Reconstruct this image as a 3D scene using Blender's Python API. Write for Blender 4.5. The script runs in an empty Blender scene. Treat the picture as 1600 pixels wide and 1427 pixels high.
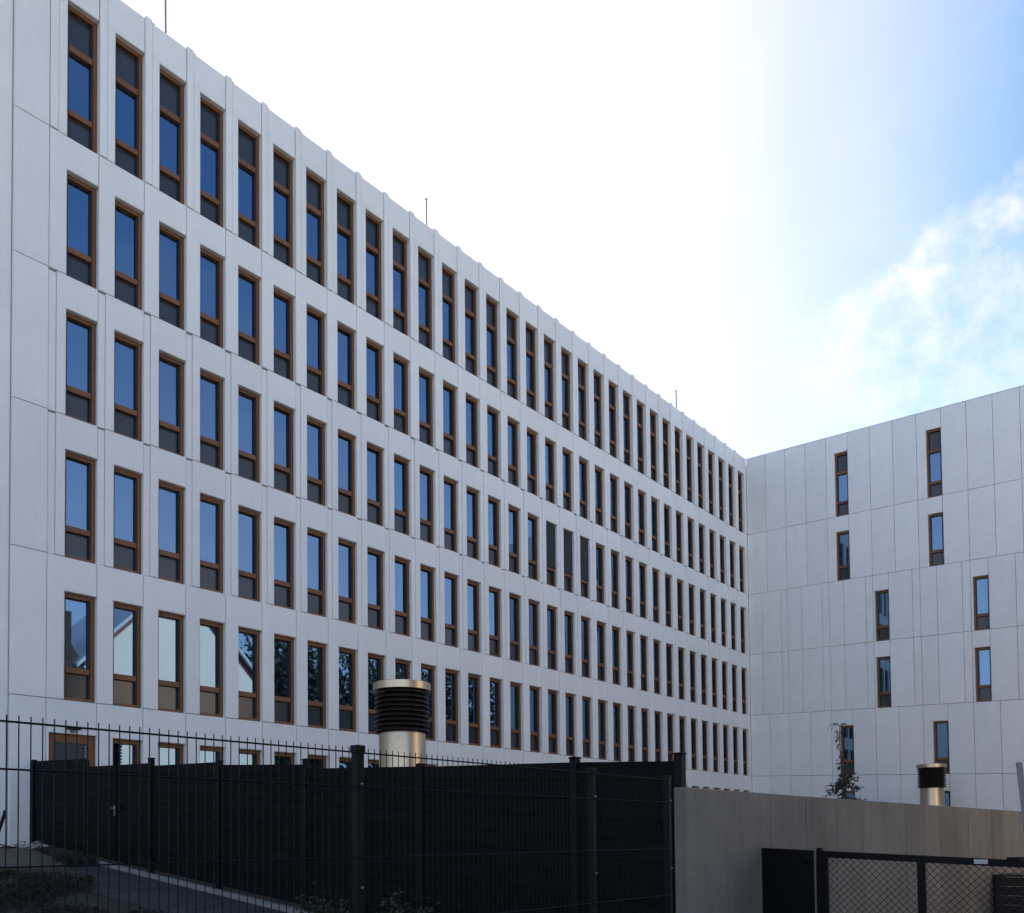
import bpy, bmesh, math, random
from mathutils import Vector, Matrix

# ------------------------------------------------------------------ camera, sky, sun, exposure
S = bpy.context.scene
E = 1.65                                   # eye height above the street
F_PX, CX, CY, YAW, PITCH, ROLL = 1348.43, 800.0, 1270.62, -0.7088, 0.0306, -0.0102
fw = Vector((math.sin(YAW)*math.cos(PITCH), math.cos(YAW)*math.cos(PITCH), math.sin(PITCH)))
rt = Vector((math.cos(YAW), -math.sin(YAW), 0)); up = rt.cross(fw)
r2 = math.cos(ROLL)*rt + math.sin(ROLL)*up
u2 = -math.sin(ROLL)*rt + math.cos(ROLL)*up
cam_data = bpy.data.cameras.new('camera'); cam = bpy.data.objects.new('camera', cam_data)
S.collection.objects.link(cam)
M = Matrix((r2, u2, -fw)).transposed().to_4x4(); M.translation = Vector((0, 0, E)); cam.matrix_world = M
cam_data.sensor_width = 36; cam_data.sensor_fit = 'HORIZONTAL'
cam_data.lens = F_PX/1600*36; cam_data.shift_x = 0; cam_data.shift_y = (CY-713.5)/1600
cam_data.clip_start = 0.05; cam_data.clip_end = 3000
S.camera = cam

SUN_EL = math.radians(38); SUN_AZ = math.radians(-60.9)      # azimuth clockwise from +Y
sun_dir = Vector((math.sin(SUN_AZ)*math.cos(SUN_EL), math.cos(SUN_AZ)*math.cos(SUN_EL), math.sin(SUN_EL)))
W = bpy.data.worlds.new('World'); S.world = W; W.use_nodes = True
nt = W.node_tree; N = nt.nodes; L = nt.links
for n in list(N): N.remove(n)
def nd(t, **k):
    n = N.new(t)
    for a, b in k.items(): setattr(n, a, b)
    return n
out = nd('ShaderNodeOutputWorld'); bg = nd('ShaderNodeBackground')
SKY_STRENGTH = 0.15
bg.inputs['Strength'].default_value = SKY_STRENGTH
sky = nd('ShaderNodeTexSky', sky_type='NISHITA'); sky.sun_disc = False
sky.sun_elevation = SUN_EL; sky.sun_rotation = SUN_AZ; sky.air_density = 0.85; sky.dust_density = 0.0; sky.ozone_density = 3.0
tc = nd('ShaderNodeTexCoord')
def vm(op, a=None, b=None):
    n = nd('ShaderNodeVectorMath', operation=op)
    for i, v in enumerate((a, b)):
        if v is None: continue
        if isinstance(v, (tuple, Vector)): n.inputs[i].default_value = tuple(v)
        else: L.new(v, n.inputs[i])
    return n
def mm(op, a, b=None, clamp=False):
    n = nd('ShaderNodeMath', operation=op); n.use_clamp = clamp
    for i, v in enumerate((a, b)):
        if v is None: continue
        if isinstance(v, (int, float)): n.inputs[i].default_value = v
        else: L.new(v, n.inputs[i])
    return n.outputs[0]
def mr(v, a, b, c, d, smooth=True):
    n = nd('ShaderNodeMapRange'); n.interpolation_type = 'SMOOTHSTEP' if smooth else 'LINEAR'
    L.new(v, n.inputs[0])
    for i, x in enumerate((a, b, c, d)): n.inputs[i+1].default_value = x
    return n.outputs[0]
dirn = vm('NORMALIZE', tc.outputs['Generated']).outputs[0]
dsun = vm('DOT_PRODUCT', dirn, sun_dir).outputs['Value']
# thin bright veil of high cloud and haze spread round the sun
nz = nd('ShaderNodeTexNoise'); nz.inputs['Scale'].default_value = 2.6; nz.inputs['Detail'].default_value = 6; nz.inputs['Distortion'].default_value = 0.3
L.new(dirn, nz.inputs['Vector'])
wob = mm('MULTIPLY', mm('SUBTRACT', nz.outputs['Fac'], 0.5), 0.09)
veil = mr(mm('ADD', dsun, wob), 0.755, 0.985, 0.0, 1.0, False)
# a ragged cumulus bank to the right of the veil, made of stretched noise round one heading
def pxdir(x, y):
    return (fw + (x-CX)/F_PX*r2 - (y-CY)/F_PX*u2).normalized()
nz2 = nd('ShaderNodeTexNoise'); nz2.inputs['Scale'].default_value = 8.5; nz2.inputs['Detail'].default_value = 9; nz2.inputs['Roughness'].default_value = 0.62
L.new(dirn, nz2.inputs['Vector'])
cA, cB = pxdir(1300, 505), pxdir(1620, 255)
axis = (cB-cA).normalized(); mid = ((cA+cB)/2).normalized(); perp = mid.cross(axis).normalized()
if perp.z > 0: perp = -perp                # pointing down from the bank's upper rim
rel = vm('SUBTRACT', dirn, mid).outputs[0]
du = vm('DOT_PRODUCT', rel, axis).outputs['Value']; dv = vm('DOT_PRODUCT', rel, perp).outputs['Value']
dvn = mm('ADD', dv, mm('MULTIPLY', mm('SUBTRACT', nz2.outputs['Fac'], 0.5), 0.10))
rim = mm('MULTIPLY', mr(dvn, -0.012, 0.010, 0.0, 1.0), mr(dvn, 0.006, 0.045, 1.0, 0.0))
body = mm('MULTIPLY', mr(dvn, 0.0, 0.03, 0.0, 1.0), mr(dvn, 0.04, 0.24, 1.0, 0.0))
along = mm('MULTIPLY', mr(du, -0.17, -0.09, 0.0, 1.0), mr(du, 0.30, 0.55, 1.0, 0.0))
nz4 = nd('ShaderNodeTexNoise'); nz4.inputs['Scale'].default_value = 22; nz4.inputs['Detail'].default_value = 8; nz4.inputs['Roughness'].default_value = 0.6
L.new(dirn, nz4.inputs['Vector'])
tex = mr(nz4.outputs['Fac'], 0.36, 0.66, 0.15, 1.0)
cl = mm('MULTIPLY', mm('MULTIPLY', mm('ADD', mm('MULTIPLY', rim, 0.46), mm('MULTIPLY', body, 0.34)), tex), along)
# low haze: whiter towards the horizon
sep = nd('ShaderNodeSeparateXYZ'); L.new(dirn, sep.inputs[0])
low = mr(sep.outputs['Z'], 0.20, 0.60, 0.42, 0.0)
# faint wisps all over the sky
nz3 = nd('ShaderNodeTexNoise'); nz3.inputs['Scale'].default_value = 3.4; nz3.inputs['Detail'].default_value = 8; nz3.inputs['Roughness'].default_value = 0.6
mp = nd('ShaderNodeMapping'); mp.inputs['Scale'].default_value = (1, 1.6, 3.4); mp.inputs['Rotation'].default_value = (0.3, 0.2, 0.6)
L.new(dirn, mp.inputs['Vector']); L.new(mp.outputs[0], nz3.inputs['Vector'])
wisp = mr(nz3.outputs['Fac'], 0.5, 0.8, 0.0, 0.14)
inv = lambda v: mm('SUBTRACT', 1.0, v)
fac = mm('SUBTRACT', 1.0, mm('MULTIPLY', mm('MULTIPLY', inv(veil), inv(cl)), mm('MULTIPLY', inv(low), inv(wisp))), True)
mix = nd('ShaderNodeMix', data_type='RGBA')
L.new(fac, mix.inputs['Factor'])
gain = nd('ShaderNodeMix', data_type='RGBA', blend_type='MULTIPLY'); gain.inputs['Factor'].default_value = 1.0
L.new(sky.outputs[0], gain.inputs[6]); gain.inputs[7].default_value = (0.98, 0.99, 0.98, 1)
L.new(gain.outputs[2], mix.inputs[6])
mix.inputs[7].default_value = (5.05, 4.62, 4.6, 1)
L.new(mix.outputs[2], bg.inputs['Color']); L.new(bg.outputs[0], out.inputs['Surface'])

sd = bpy.data.lights.new('sun', 'SUN'); sd.energy = 4.5; sd.angle = math.radians(0.5); sd.color = (1, 0.95, 0.87)
sun = bpy.data.objects.new('sun', sd); S.collection.objects.link(sun)
sun.rotation_euler = sun_dir.to_track_quat('Z', 'Y').to_euler(); sun.location = sun_dir*60
S.view_settings.view_transform = 'Standard'; S.view_settings.look = 'None'
S.view_settings.gamma = 1; S.view_settings.exposure = 1.0; S.view_settings.use_curve_mapping = False
S.render.engine = 'CYCLES'

rnd = random.Random(7)
COL = S.collection

# ------------------------------------------------------------------ materials
def mat(name, col, rough=0.8, metal=0.0, ior=1.5, var=0.0, nscale=8.0, namt=0.0, bump=0.0, bscale=60.0,
        streak=0.0, coat=0.0, spec=None, aniso=None, dark=None, coords='Object', tint=None):
    m = bpy.data.materials.new(name); m.use_nodes = True
    t = m.node_tree; b = t.nodes['Principled BSDF']; n = t.nodes.new; l = t.links.new
    b.inputs['Roughness'].default_value = rough; b.inputs['Metallic'].default_value = metal
    b.inputs['IOR'].default_value = ior; b.inputs['Coat Weight'].default_value = coat; b.inputs['Coat Roughness'].default_value = 0.02
    if tint: b.inputs['Specular Tint'].default_value = (*tint, 1)
    if spec is not None: b.inputs['Specular IOR Level'].default_value = spec
    c = n('ShaderNodeTexCoord'); g = n('ShaderNodeNewGeometry')
    src = g.outputs['Position'] if coords == 'World' else c.outputs['Object']
    val = None
    def mul(a, bb):
        x = n('ShaderNodeMath'); x.operation = 'MULTIPLY'
        l(a, x.inputs[0]); l(bb, x.inputs[1]); return x.outputs[0]
    def rng(v, lo, hi, fl=0.3, fh=0.7):
        x = n('ShaderNodeMapRange'); l(v, x.inputs[0]); x.inputs[1].default_value = fl; x.inputs[2].default_value = fh
        x.inputs[3].default_value = lo; x.inputs[4].default_value = hi; return x.outputs[0]
    fs = []
    if var:
        oi = n('ShaderNodeObjectInfo'); fs.append(rng(oi.outputs['Random'], 1-var, 1+var, 0, 1))
    if namt:
        x = n('ShaderNodeTexNoise'); x.inputs['Scale'].default_value = nscale; x.inputs['Detail'].default_value = 6; x.inputs['Roughness'].default_value = 0.65
        l(src, x.inputs['Vector']); fs.append(rng(x.outputs['Fac'], 1-namt, 1+namt))
    if streak:
        mpn = n('ShaderNodeMapping'); mpn.inputs['Scale'].default_value = (6, 6, 0.35); l(g.outputs['Position'], mpn.inputs['Vector'])
        x = n('ShaderNodeTexNoise'); x.inputs['Scale'].default_value = 1.6; x.inputs['Detail'].default_value = 5
        l(mpn.outputs[0], x.inputs['Vector']); fs.append(rng(x.outputs['Fac'], 1-streak, 1+streak))
    base = n('ShaderNodeRGB'); base.outputs[0].default_value = (*col, 1)
    o = base.outputs[0]
    if dark is not None:      # patches of a second colour
        x = n('ShaderNodeTexNoise'); x.inputs['Scale'].default_value = dark[1]; x.inputs['Detail'].default_value = 5
        l(src, x.inputs['Vector'])
        mx = n('ShaderNodeMix'); mx.data_type = 'RGBA'; l(rng(x.outputs['Fac'], 0, 1, 0.42, 0.62), mx.inputs['Factor'])
        l(o, mx.inputs[6]); mx.inputs[7].default_value = (*dark[0], 1); o = mx.outputs[2]
    if fs:
        v = fs[0]
        for q in fs[1:]: v = mul(v, q)
        sc = n('ShaderNodeVectorMath'); sc.operation = 'SCALE'; l(o, sc.inputs[0]); l(v, sc.inputs['Scale']); o = sc.outputs[0]
    l(o, b.inputs['Base Color'])
    if bump:
        x = n('ShaderNodeTexNoise'); x.inputs['Scale'].default_value = bscale; x.inputs['Detail'].default_value = 4
        l(src, x.inputs['Vector'])
        bp = n('ShaderNodeBump'); bp.inputs['Strength'].default_value = bump; bp.inputs['Distance'].default_value = 0.02
        l(x.outputs['Fac'], bp.inputs['Height']); l(bp.outputs[0], b.inputs['Normal'])
    return m

MT = {
 'panel': mat('white_precast_panel', (0.77, 0.775, 0.755), 0.85, var=0.03, nscale=0.8, namt=0.05, bump=0.2, bscale=28, streak=0.012),
 'backing': mat('grey_backing', (0.22, 0.22, 0.23), 0.9),
 'wood': mat('stained_wood', (0.165, 0.062, 0.016), 0.5, var=0.12, nscale=14, namt=0.25),
 'glass': mat('reflective_glass', (0.006, 0.009, 0.014), 0.015, ior=3.6, tint=(0.38, 0.66, 1.0), coat=0.25, bump=0.004, bscale=1.2),
 'frosted': mat('dull_spandrel_glass', (0.035, 0.043, 0.052), 0.14, ior=1.5, var=0.18, bump=0.03, bscale=30),
 'blind': mat('dark_fabric_blind', (0.026, 0.029, 0.036), 0.7, var=0.3),
 'interior': mat('pale_curtain', (0.35, 0.36, 0.38), 0.8),
 'metal_white': mat('pale_flashing', (0.6, 0.61, 0.64), 0.45, namt=0.06, nscale=3),
 'gasket': mat('black_gasket', (0.02, 0.02, 0.022), 0.6),
 'steel': mat('brushed_steel', (0.52, 0.435, 0.305), 0.38, metal=1.0, namt=0.06, nscale=5),
 'rod': mat('rod_metal', (0.28, 0.28, 0.30), 0.5, metal=0.6),
 'louvre': mat('dark_louvre', (0.022, 0.017, 0.014), 0.35, metal=0.3, namt=0.25, nscale=12),
 'green': mat('green_coated_steel', (0.0014, 0.0075, 0.0056), 0.5, spec=0.15, namt=0.25, nscale=30),
 'black': mat('black_coated_steel', (0.0032, 0.0032, 0.0038), 0.55, spec=0.15, namt=0.2, nscale=30),
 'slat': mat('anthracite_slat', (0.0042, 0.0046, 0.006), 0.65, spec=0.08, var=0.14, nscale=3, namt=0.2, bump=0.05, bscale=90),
 'galv': mat('galvanised_steel', (0.17, 0.175, 0.19), 0.5, metal=0.5, namt=0.15, nscale=10),
 'concrete': mat('board_marked_concrete', (0.172, 0.160, 0.143), 0.82, var=0.10, nscale=2.2, namt=0.10, bump=0.25, bscale=35, streak=0.08, dark=((0.135, 0.124, 0.11), 0.5)),
 'kerb': mat('pale_kerb_concrete', (0.20, 0.195, 0.19), 0.85, var=0.08, namt=0.12, nscale=8),
 'paving': mat('dark_paving', (0.026, 0.026, 0.028), 0.85, var=0.12, namt=0.2, nscale=9, bump=0.2),
 'pale_bounce_ground': mat('pale_bounce_ground', (0.46, 0.42, 0.36), 0.9, nscale=0.5, namt=0.1, coords='World'),
 'soil': mat('dark_soil', (0.022, 0.018, 0.014), 0.95, nscale=2.5, namt=0.35, bump=0.6, bscale=12, dark=((0.012, 0.014, 0.009), 0.8), coords='World'),
 'asphalt': mat('asphalt', (0.05, 0.05, 0.052), 0.9, nscale=3, namt=0.15, bump=0.25, bscale=80, coords='World'),
 'sand': mat('sandy_soil', (0.085, 0.07, 0.056), 0.95, nscale=6, namt=0.25, bump=0.7, bscale=14),
 'dryweed': mat('dry_weed', (0.018, 0.013, 0.008), 0.85, var=0.2, nscale=5, namt=0.5, coords='World'),
 'leaf': mat('dark_leaf', (0.022, 0.038, 0.014), 0.6, nscale=4, namt=0.5, coords='World'),
 'leaf_y': mat('mid_leaf', (0.022, 0.034, 0.010), 0.6, nscale=4, namt=0.5, coords='World'),
 'bark': mat('bark', (0.06, 0.045, 0.032), 0.9, nscale=12, namt=0.3, bump=0.5, bscale=20),
 'plaster': mat('white_plaster', (0.97, 0.82, 0.68), 0.85, nscale=0.7, namt=0.04),
 'plaster_b': mat('brown_plaster', (0.045, 0.032, 0.025), 0.85, nscale=0.7, namt=0.1),
 'tile': mat('dark_roof_tile', (0.05, 0.028, 0.023), 0.8, var=0.1, nscale=4, namt=0.3, bump=0.4, bscale=10),
 'red': mat('red_verge_board', (0.28, 0.05, 0.03), 0.6),
 'hedgewood': mat('dark_timber', (0.035, 0.022, 0.016), 0.75, var=0.2, nscale=6, namt=0.3),
 'grass': mat('dark_grass', (0.018, 0.030, 0.010), 0.9, nscale=6, namt=0.4, coords='World'),
 'label': mat('pale_plate', (0.42, 0.42, 0.42), 0.5),
 'white_cable': mat('pale_cable', (0.32, 0.31, 0.29), 0.6),
}

# ------------------------------------------------------------------ mesh helpers
def newobj(name, mesh, parent=None, loc=None, **props):
    o = bpy.data.objects.new(name, mesh); COL.objects.link(o)
    if parent: o.parent = parent
    if loc is not None: o.location = loc
    for k, v in props.items(): o[k] = v
    return o
def thing(name, label, cat, loc=(0, 0, 0), group=None, rz=0.0):
    o = newobj(name, None, None, loc, label=label, category=cat); o.rotation_euler.z = rz
    o.empty_display_size = 0.3
    if group: o['group'] = group
    return o
def finish(bm, name, m, smooth=False):
    bmesh.ops.recalc_face_normals(bm, faces=bm.faces)
    me = bpy.data.meshes.new(name); bm.to_mesh(me); bm.free()
    for x in (m if isinstance(m, (list, tuple)) else [m]): me.materials.append(x)
    if smooth:
        for p in me.polygons: p.use_smooth = True
        me.set_sharp_from_angle(angle=math.radians(40))
    return me
def cham_poly(bm, pts, z0, z1, c, to, mi=0):
    """orthogonal polygon pts (counter-clockwise, 2-D) from depth z0 (back) to z1 (front) with a chamfer c at the front rim;
    `to` maps (s, z, out) -> xyz"""
    n = len(pts); ins = []
    for i in range(n):
        p, q, r = pts[i-1], pts[i], pts[(i+1) % n]
        d1 = (Vector(q)-Vector(p)).normalized(); d2 = (Vector(r)-Vector(q)).normalized()
        n1 = Vector((-d1.y, d1.x)); n2 = Vector((-d2.y, d2.x))
        ins.append(Vector(q)+(n1+n2)*c if (n1-n2).length > 1e-6 else Vector(q)+n1*c)
    A = [bm.verts.new(to(p[0], p[1], z0)) for p in pts]
    B = [bm.verts.new(to(p[0], p[1], z1-c)) for p in pts]
    Cc = [bm.verts.new(to(p[0], p[1], z1)) for p in ins]
    fs = []
    for i in range(n):
        j = (i+1) % n
        fs.append(bm.faces.new((A[i], A[j], B[j], B[i]))); fs.append(bm.faces.new((B[i], B[j], Cc[j], Cc[i])))
    fs.append(bm.faces.new(Cc)); fs.append(bm.faces.new(list(reversed(A))))
    for f in fs: f.material_index = mi
def box(bm, x0, x1, y0, y1, z0, z1, to=None, mi=0):
    to = to or (lambda a, b, c: (a, b, c))
    v = [bm.verts.new(to(x, y, z)) for x in (x0, x1) for y in (y0, y1) for z in (z0, z1)]
    for q in ((0, 1, 3, 2), (4, 6, 7, 5), (0, 4, 5, 1), (2, 3, 7, 6), (0, 2, 6, 4), (1, 5, 7, 3)):
        f = bm.faces.new([v[i] for i in q]); f.material_index = mi
def boxmesh(name, m, *a, bevel=0.0, to=None):
    bm = bmesh.new(); box(bm, *a, to=to)
    if bevel: bmesh.ops.bevel(bm, geom=list(bm.edges), offset=bevel, segments=1, affect='EDGES')
    return finish(bm, name, m)
def lathe(bm, prof, seg=48, mi=0, cap=True):
    rings = []
    for r, z in prof:
        rings.append([bm.verts.new((r*math.cos(2*math.pi*i/seg), r*math.sin(2*math.pi*i/seg), z)) for i in range(seg)])
    for a, b in zip(rings, rings[1:]):
        for i in range(seg):
            f = bm.faces.new((a[i], a[(i+1) % seg], b[(i+1) % seg], b[i])); f.material_index = mi
    if cap:
        bm.faces.new(rings[0]); bm.faces.new(list(reversed(rings[-1])))
def tube(bm, pts, rad, seg=6, mi=0):
    pts = [Vector(p) for p in pts]; rings = []
    for i, p in enumerate(pts):
        d = (pts[min(i+1, len(pts)-1)]-pts[max(i-1, 0)]).normalized()
        a = d.cross(Vector((0, 0, 1)) if abs(d.z) < 0.9 else Vector((1, 0, 0))).normalized(); b = d.cross(a)
        r = rad[i] if isinstance(rad, (list, tuple)) else rad
        rings.append([bm.verts.new(p+(a*math.cos(2*math.pi*k/seg)+b*math.sin(2*math.pi*k/seg))*r) for k in range(seg)])
    for a, b in zip(rings, rings[1:]):
        for k in range(seg):
            f = bm.faces.new((a[k], a[(k+1) % seg], b[(k+1) % seg], b[k])); f.material_index = mi
    bm.faces.new(rings[0]); bm.faces.new(list(reversed(rings[-1])))
def leaf(bm, p, d, ln, wd, mi=0):
    d = Vector(d).normalized(); s = d.cross(Vector((rnd.uniform(-1, 1), rnd.uniform(-1, 1), rnd.uniform(-1, 1)))).normalized()
    p = Vector(p); m_ = p+d*ln*0.45
    sag = Vector((0, 0, -0.12*ln))
    v = [bm.verts.new(x) for x in (p, m_+s*wd/2, p+d*ln+sag, m_-s*wd/2)]
    f = bm.faces.new(v); f.material_index = mi
def gz(x):                                   # ground height: falls from the office to the street
    return E+(-0.05 if x < -20 else (-1.65 if x > -4 else -1.65-0.1*(x+4)))

# ------------------------------------------------------------------ the ground
bm = bmesh.new()
xs = [-900, -60, -20, -16, -12, -8, -4, 0, 60, 900]; ys = [-900, -60, 0, 20, 60, 120, 900]
g = [[bm.verts.new((x, y, gz(x))) for y in ys] for x in xs]
for i in range(len(xs)-1):
    for j in range(len(ys)-1): bm.faces.new((g[i][j], g[i+1][j], g[i+1][j+1], g[i][j+1]))
newobj('ground', finish(bm, 'ground', MT['soil']), kind='structure')
newobj('bounce_ground', boxmesh('bounce_ground', MT['pale_bounce_ground'], 6.25, 120, -200, 300, -0.2, 0.008), kind='structure')  # unseen pale ground, added to bounce warm sunlight onto the shaded facades
newobj('road', boxmesh('road', MT['asphalt'], -3.3, 6.2, -60, 8.2, -0.2, 0.006), kind='structure')

# ------------------------------------------------------------------ the office building
D, Y0, BAY, H = 20.1, 8.0854, 1.09576, 3.2334
ZT, ZB = 18.621+E, 16.163+E                # window head / window foot of row 0 pattern (row r: minus r*H)
ZT0 = 19.3876+E; ROOF = 20.29+E
W2, YC, G = 1.0705, 43.0286, -0.0453
WIN = 0.655                                # window width in bays
office = thing('office_building', 'L-shaped white panelled office block of six storeys with narrow wood-framed windows', 'building', (-D, YC, E-0.05))
OL = Vector((-D, YC, E-0.05))
THK, SET = 0.30, 0.135                     # panel thickness; how far the window frame sits back
GAP = 0.0075
def toL(s, z, o): return (o, s, z)         # long wing: out = +x, s = +y
def panel_mesh(w, h, win_s0, win_h, name, strip=0.0, bump=False, g=None, flat=False, gapr=GAP, thk=THK, proud=0.0):
    """panel 0..w, 0..h (z up from its lower joint); an opening from win_s0 to the right edge, win_h high.
    g: slope of the horizontals (short wing) which also selects that wing's axes"""
    if g is None: to = toL
    else: to = lambda s, z, o: (s, -o, z+g*s)
    bm = bmesh.new(); a, b = GAP, w-gapr; lo, hi = 0.007, h-0.007
    s0 = strip
    if win_s0 is None: pts = [(a+s0, lo), (b, lo), (b, hi), (a+s0, hi)]
    else: pts = [(a+s0, lo), (win_s0, lo), (win_s0, win_h), (b, win_h), (b, hi), (a+s0, hi)]
    cham_poly(bm, pts, -thk, 0, 0.014, to)
    if strip:
        zt_ = hi+0.062 if bump else hi-0.03
        cham_poly(bm, [(a, lo), (s0+a-0.008, lo), (s0+a-0.008, zt_), (a, zt_)], -thk, 0.02 if bump else -0.032, 0.010, to)
    if bump:                                # raised coping over the pier
        e = 0.235*w
        cham_poly(bm, [(s0+a+0.001, hi+0.001), (e, hi+0.001), (e, hi+0.028), (s0+a+0.001, hi+0.028)], -thk, -0.002, 0.004, to)
    return finish(bm, name, MT['panel'])
PW = BAY; pier = (1-WIN)*BAY
meshes = {
 0: panel_mesh(PW, ROOF-ZB, pier, ZT0-ZB, 'panel_top', strip=0.165*BAY, bump=True),
 1: panel_mesh(PW, H, pier, ZT-ZB, 'panel_row'),
 2: panel_mesh(PW, H, pier, ZT-ZB, 'panel_row_strip', strip=0.155*BAY),
}
bottom_h = (ZB-4*H)-(E-0.06)
def addp(name, me, s, z, **k): return newobj(name, me, office, Vector((-D, s, z))-OL, **k)
# windows -----------------------------------------------------------
def window_meshes(wid, hgt, top_tr, g=None, flip=False):
    """frame with transom(s) and panes, local origin at the lower left of the opening, out = 0 at the wall face"""
    if g is None: to = toL
    else: to = lambda s, z, o: (s, -o, z+g*s)
    l, r, t, b_ = (0.06, 0.085, 0.095, 0.085) if not flip else (0.085, 0.05, 0.09, 0.085)
    f0, f1 = -SET-0.13, -SET
    bm = bmesh.new()
    box(bm, 0, l, 0, hgt, f0, f1, to); box(bm, wid-r, wid, 0, hgt, f0, f1, to)
    box(bm, l, wid-r, hgt-t, hgt, f0, f1, to); box(bm, l, wid-r, 0, b_, f0, f1, to)
    # narrow casement step inside the frame
    c = 0.022
    box(bm, l, l+c, b_, hgt-t, f0, f1-0.018, to, mi=1); box(bm, wid-r-0.035, wid-r, b_, hgt-t, f0, f1-0.03, to, mi=1)
    frame = finish(bm, 'window_frame', [MT['wood'], MT['gasket']])
    zt1 = 0.775; th = 0.125
    bm = bmesh.new(); box(bm, l+c, wid-r-c, zt1-th, zt1, f0, f1-0.004, to); tr = finish(bm, 'transom', MT['wood'])
    def pane(za, zb_, m, name):
        bm = bmesh.new(); box(bm, l+c, wid-r-c, za, zb_, f0+0.005, f0+0.03, to); return finish(bm, name, m)
    top = hgt-1.06 if top_tr else hgt-t
    out_ = [('window', frame), ('transom', tr), ('glass_pane', pane(zt1, top, MT['glass'], 'clear_pane')),
            ('lower_pane', pane(b_, zt1-th, MT['frosted'], 'lower_pane'))]
    if top_tr:
        bm = bmesh.new(); box(bm, l+c, wid-r-c, hgt-1.06, hgt-1.06+0.14, f0, f1-0.004, to)
        out_.append(('transom', finish(bm, 'upper_transom', MT['wood'])))
    if top_tr: out_.append(('upper_pane', pane(top+0.14, hgt-t, MT['frosted'], 'upper_pane')))
    return out_
wm = {0: window_meshes(WIN*BAY, ZT0-ZB, True), 1: window_meshes(WIN*BAY, ZT-ZB, False)}
bm = bmesh.new()
box(bm, 0.03, WIN*BAY-0.03, 0.80, ZT-ZB-0.02, -0.122, -0.108, toL)
box(bm, 0.02, WIN*BAY-0.02, 0.765, 0.80, -0.130, -0.10, toL); blind_me = finish(bm, 'blind', MT['blind'])
bm = bmesh.new(); box(bm, 0.0, WIN*BAY, -0.03, 0.012, -SET-0.08, -0.004, toL); sill_me = finish(bm, 'sill', MT['metal_white'])
def put_window(ms, loc, jit=0.0025, extra=()):
    fr = newobj('window', ms[0][1], office, Vector(loc)-OL)
    for nm, me in ms[1:]:
        c = newobj(nm, me, fr)
        if nm == 'glass_pane':
            c.rotation_euler = (0, rnd.uniform(-jit, jit), rnd.uniform(-jit, jit))
    for nm, me in extra: newobj(nm, me, fr)
    return fr
BLINDS = {(2, 16), (2, 17), (2, 18)}
for k in range(32):
    for r in range(6):
        s = Y0+(k-(1-WIN))*BAY
        zl = ZB-r*H
        if r == 5:
            break
        addp('facade_panel', meshes[0 if r == 0 else (2 if r in (2, 3) else 1)], s, zl)
        ex = [('blind', blind_me)] if (r, k) in BLINDS else []
        put_window(wm[0 if r == 0 else 1], (-D, Y0+k*BAY, zl), extra=ex)
# storey at the ground: shorter windows down to a plinth
h5 = bottom_h; gm = panel_mesh(PW, h5, pier, h5-(ZB-4*H-(ZT-5*H)), 'panel_ground')
z5 = ZB-4*H-h5
w5 = window_meshes(WIN*BAY, h5-(ZB-4*H-(ZT-5*H)), False)
for k in range(1, 32):
    addp('facade_panel', gm, Y0+(k-(1-WIN))*BAY, z5)
    put_window(w5, (-D, Y0+k*BAY, z5))
# entrance bay
bm = bmesh.new(); dh = 2.474+E-z5
cham_poly(bm, [(GAP, 0.007), (0.06, 0.007), (0.06, dh), (PW-GAP, dh), (PW-GAP, h5-0.007), (GAP, h5-0.007)], -THK, 0, 0.006, toL)
addp('facade_panel', finish(bm, 'panel_entrance', MT['panel']), Y0-pier, z5)
dw = PW-0.06-GAP
bm = bmesh.new()
box(bm, 0, 0.13, 0, dh, -0.16, -0.08, toL); box(bm, dw-0.17, dw, 0, dh, -0.16, -0.08, toL)
box(bm, 0.13, dw-0.17, dh-0.20, dh, -0.16, -0.08, toL); box(bm, 0.13, dw-0.17, 0, 0.25, -0.16, -0.08, toL)
dr = newobj('door', finish(bm, 'door_leaf', MT['wood']), office, Vector((-D, Y0-pier+0.06, z5))-OL)
newobj('glass_pane', boxmesh('door_glass', MT['glass'], 0.13, dw-0.17, 0.25, dh-0.20, -0.14, -0.12, to=toL), dr)
newobj('door_handle', boxmesh('door_handle', MT['steel'], dw-0.13, dw-0.10, 0.9, 1.3, -0.08, -0.04, to=toL), dr)
# narrow end panels and the set-back wall beyond the joint
YS = 6.975
for r in range(6):
    zl = (ZB-r*H) if r < 5 else z5; hh = (ROOF-ZB) if r == 0 else (H if r < 5 else h5)
    bm = bmesh.new(); w = Y0-pier-YS
    cham_poly(bm, [(GAP, 0.007), (w-GAP, 0.007), (w-GAP, hh-0.007), (GAP, hh-0.007)], -THK, 0, 0.006, toL)
    addp('facade_panel', finish(bm, 'panel_end', MT['panel']), YS, zl)
bm = bmesh.new(); box(bm, -0.6, -0.09, -9.0, YS-0.012, 0.6, ROOF+0.02)
newobj('side_wall', finish(bm, 'side_wall', MT['panel']), office, Vector((-D, 0, 0))-OL)
# last strip before the inner corner
send = Y0+31*BAY+WIN*BAY
for r in range(6):
    zl = (ZB-r*H) if r < 5 else z5; hh = (ROOF-ZB) if r == 0 else (H if r < 5 else h5)
    bm = bmesh.new(); w = YC-send-0.004
    cham_poly(bm, [(GAP, 0.007), (w, 0.007), (w, hh-0.007), (GAP, hh-0.007)], -THK, 0, 0.006, toL)
    addp('facade_panel', finish(bm, 'panel_corner', MT['panel']), send, zl)
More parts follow.
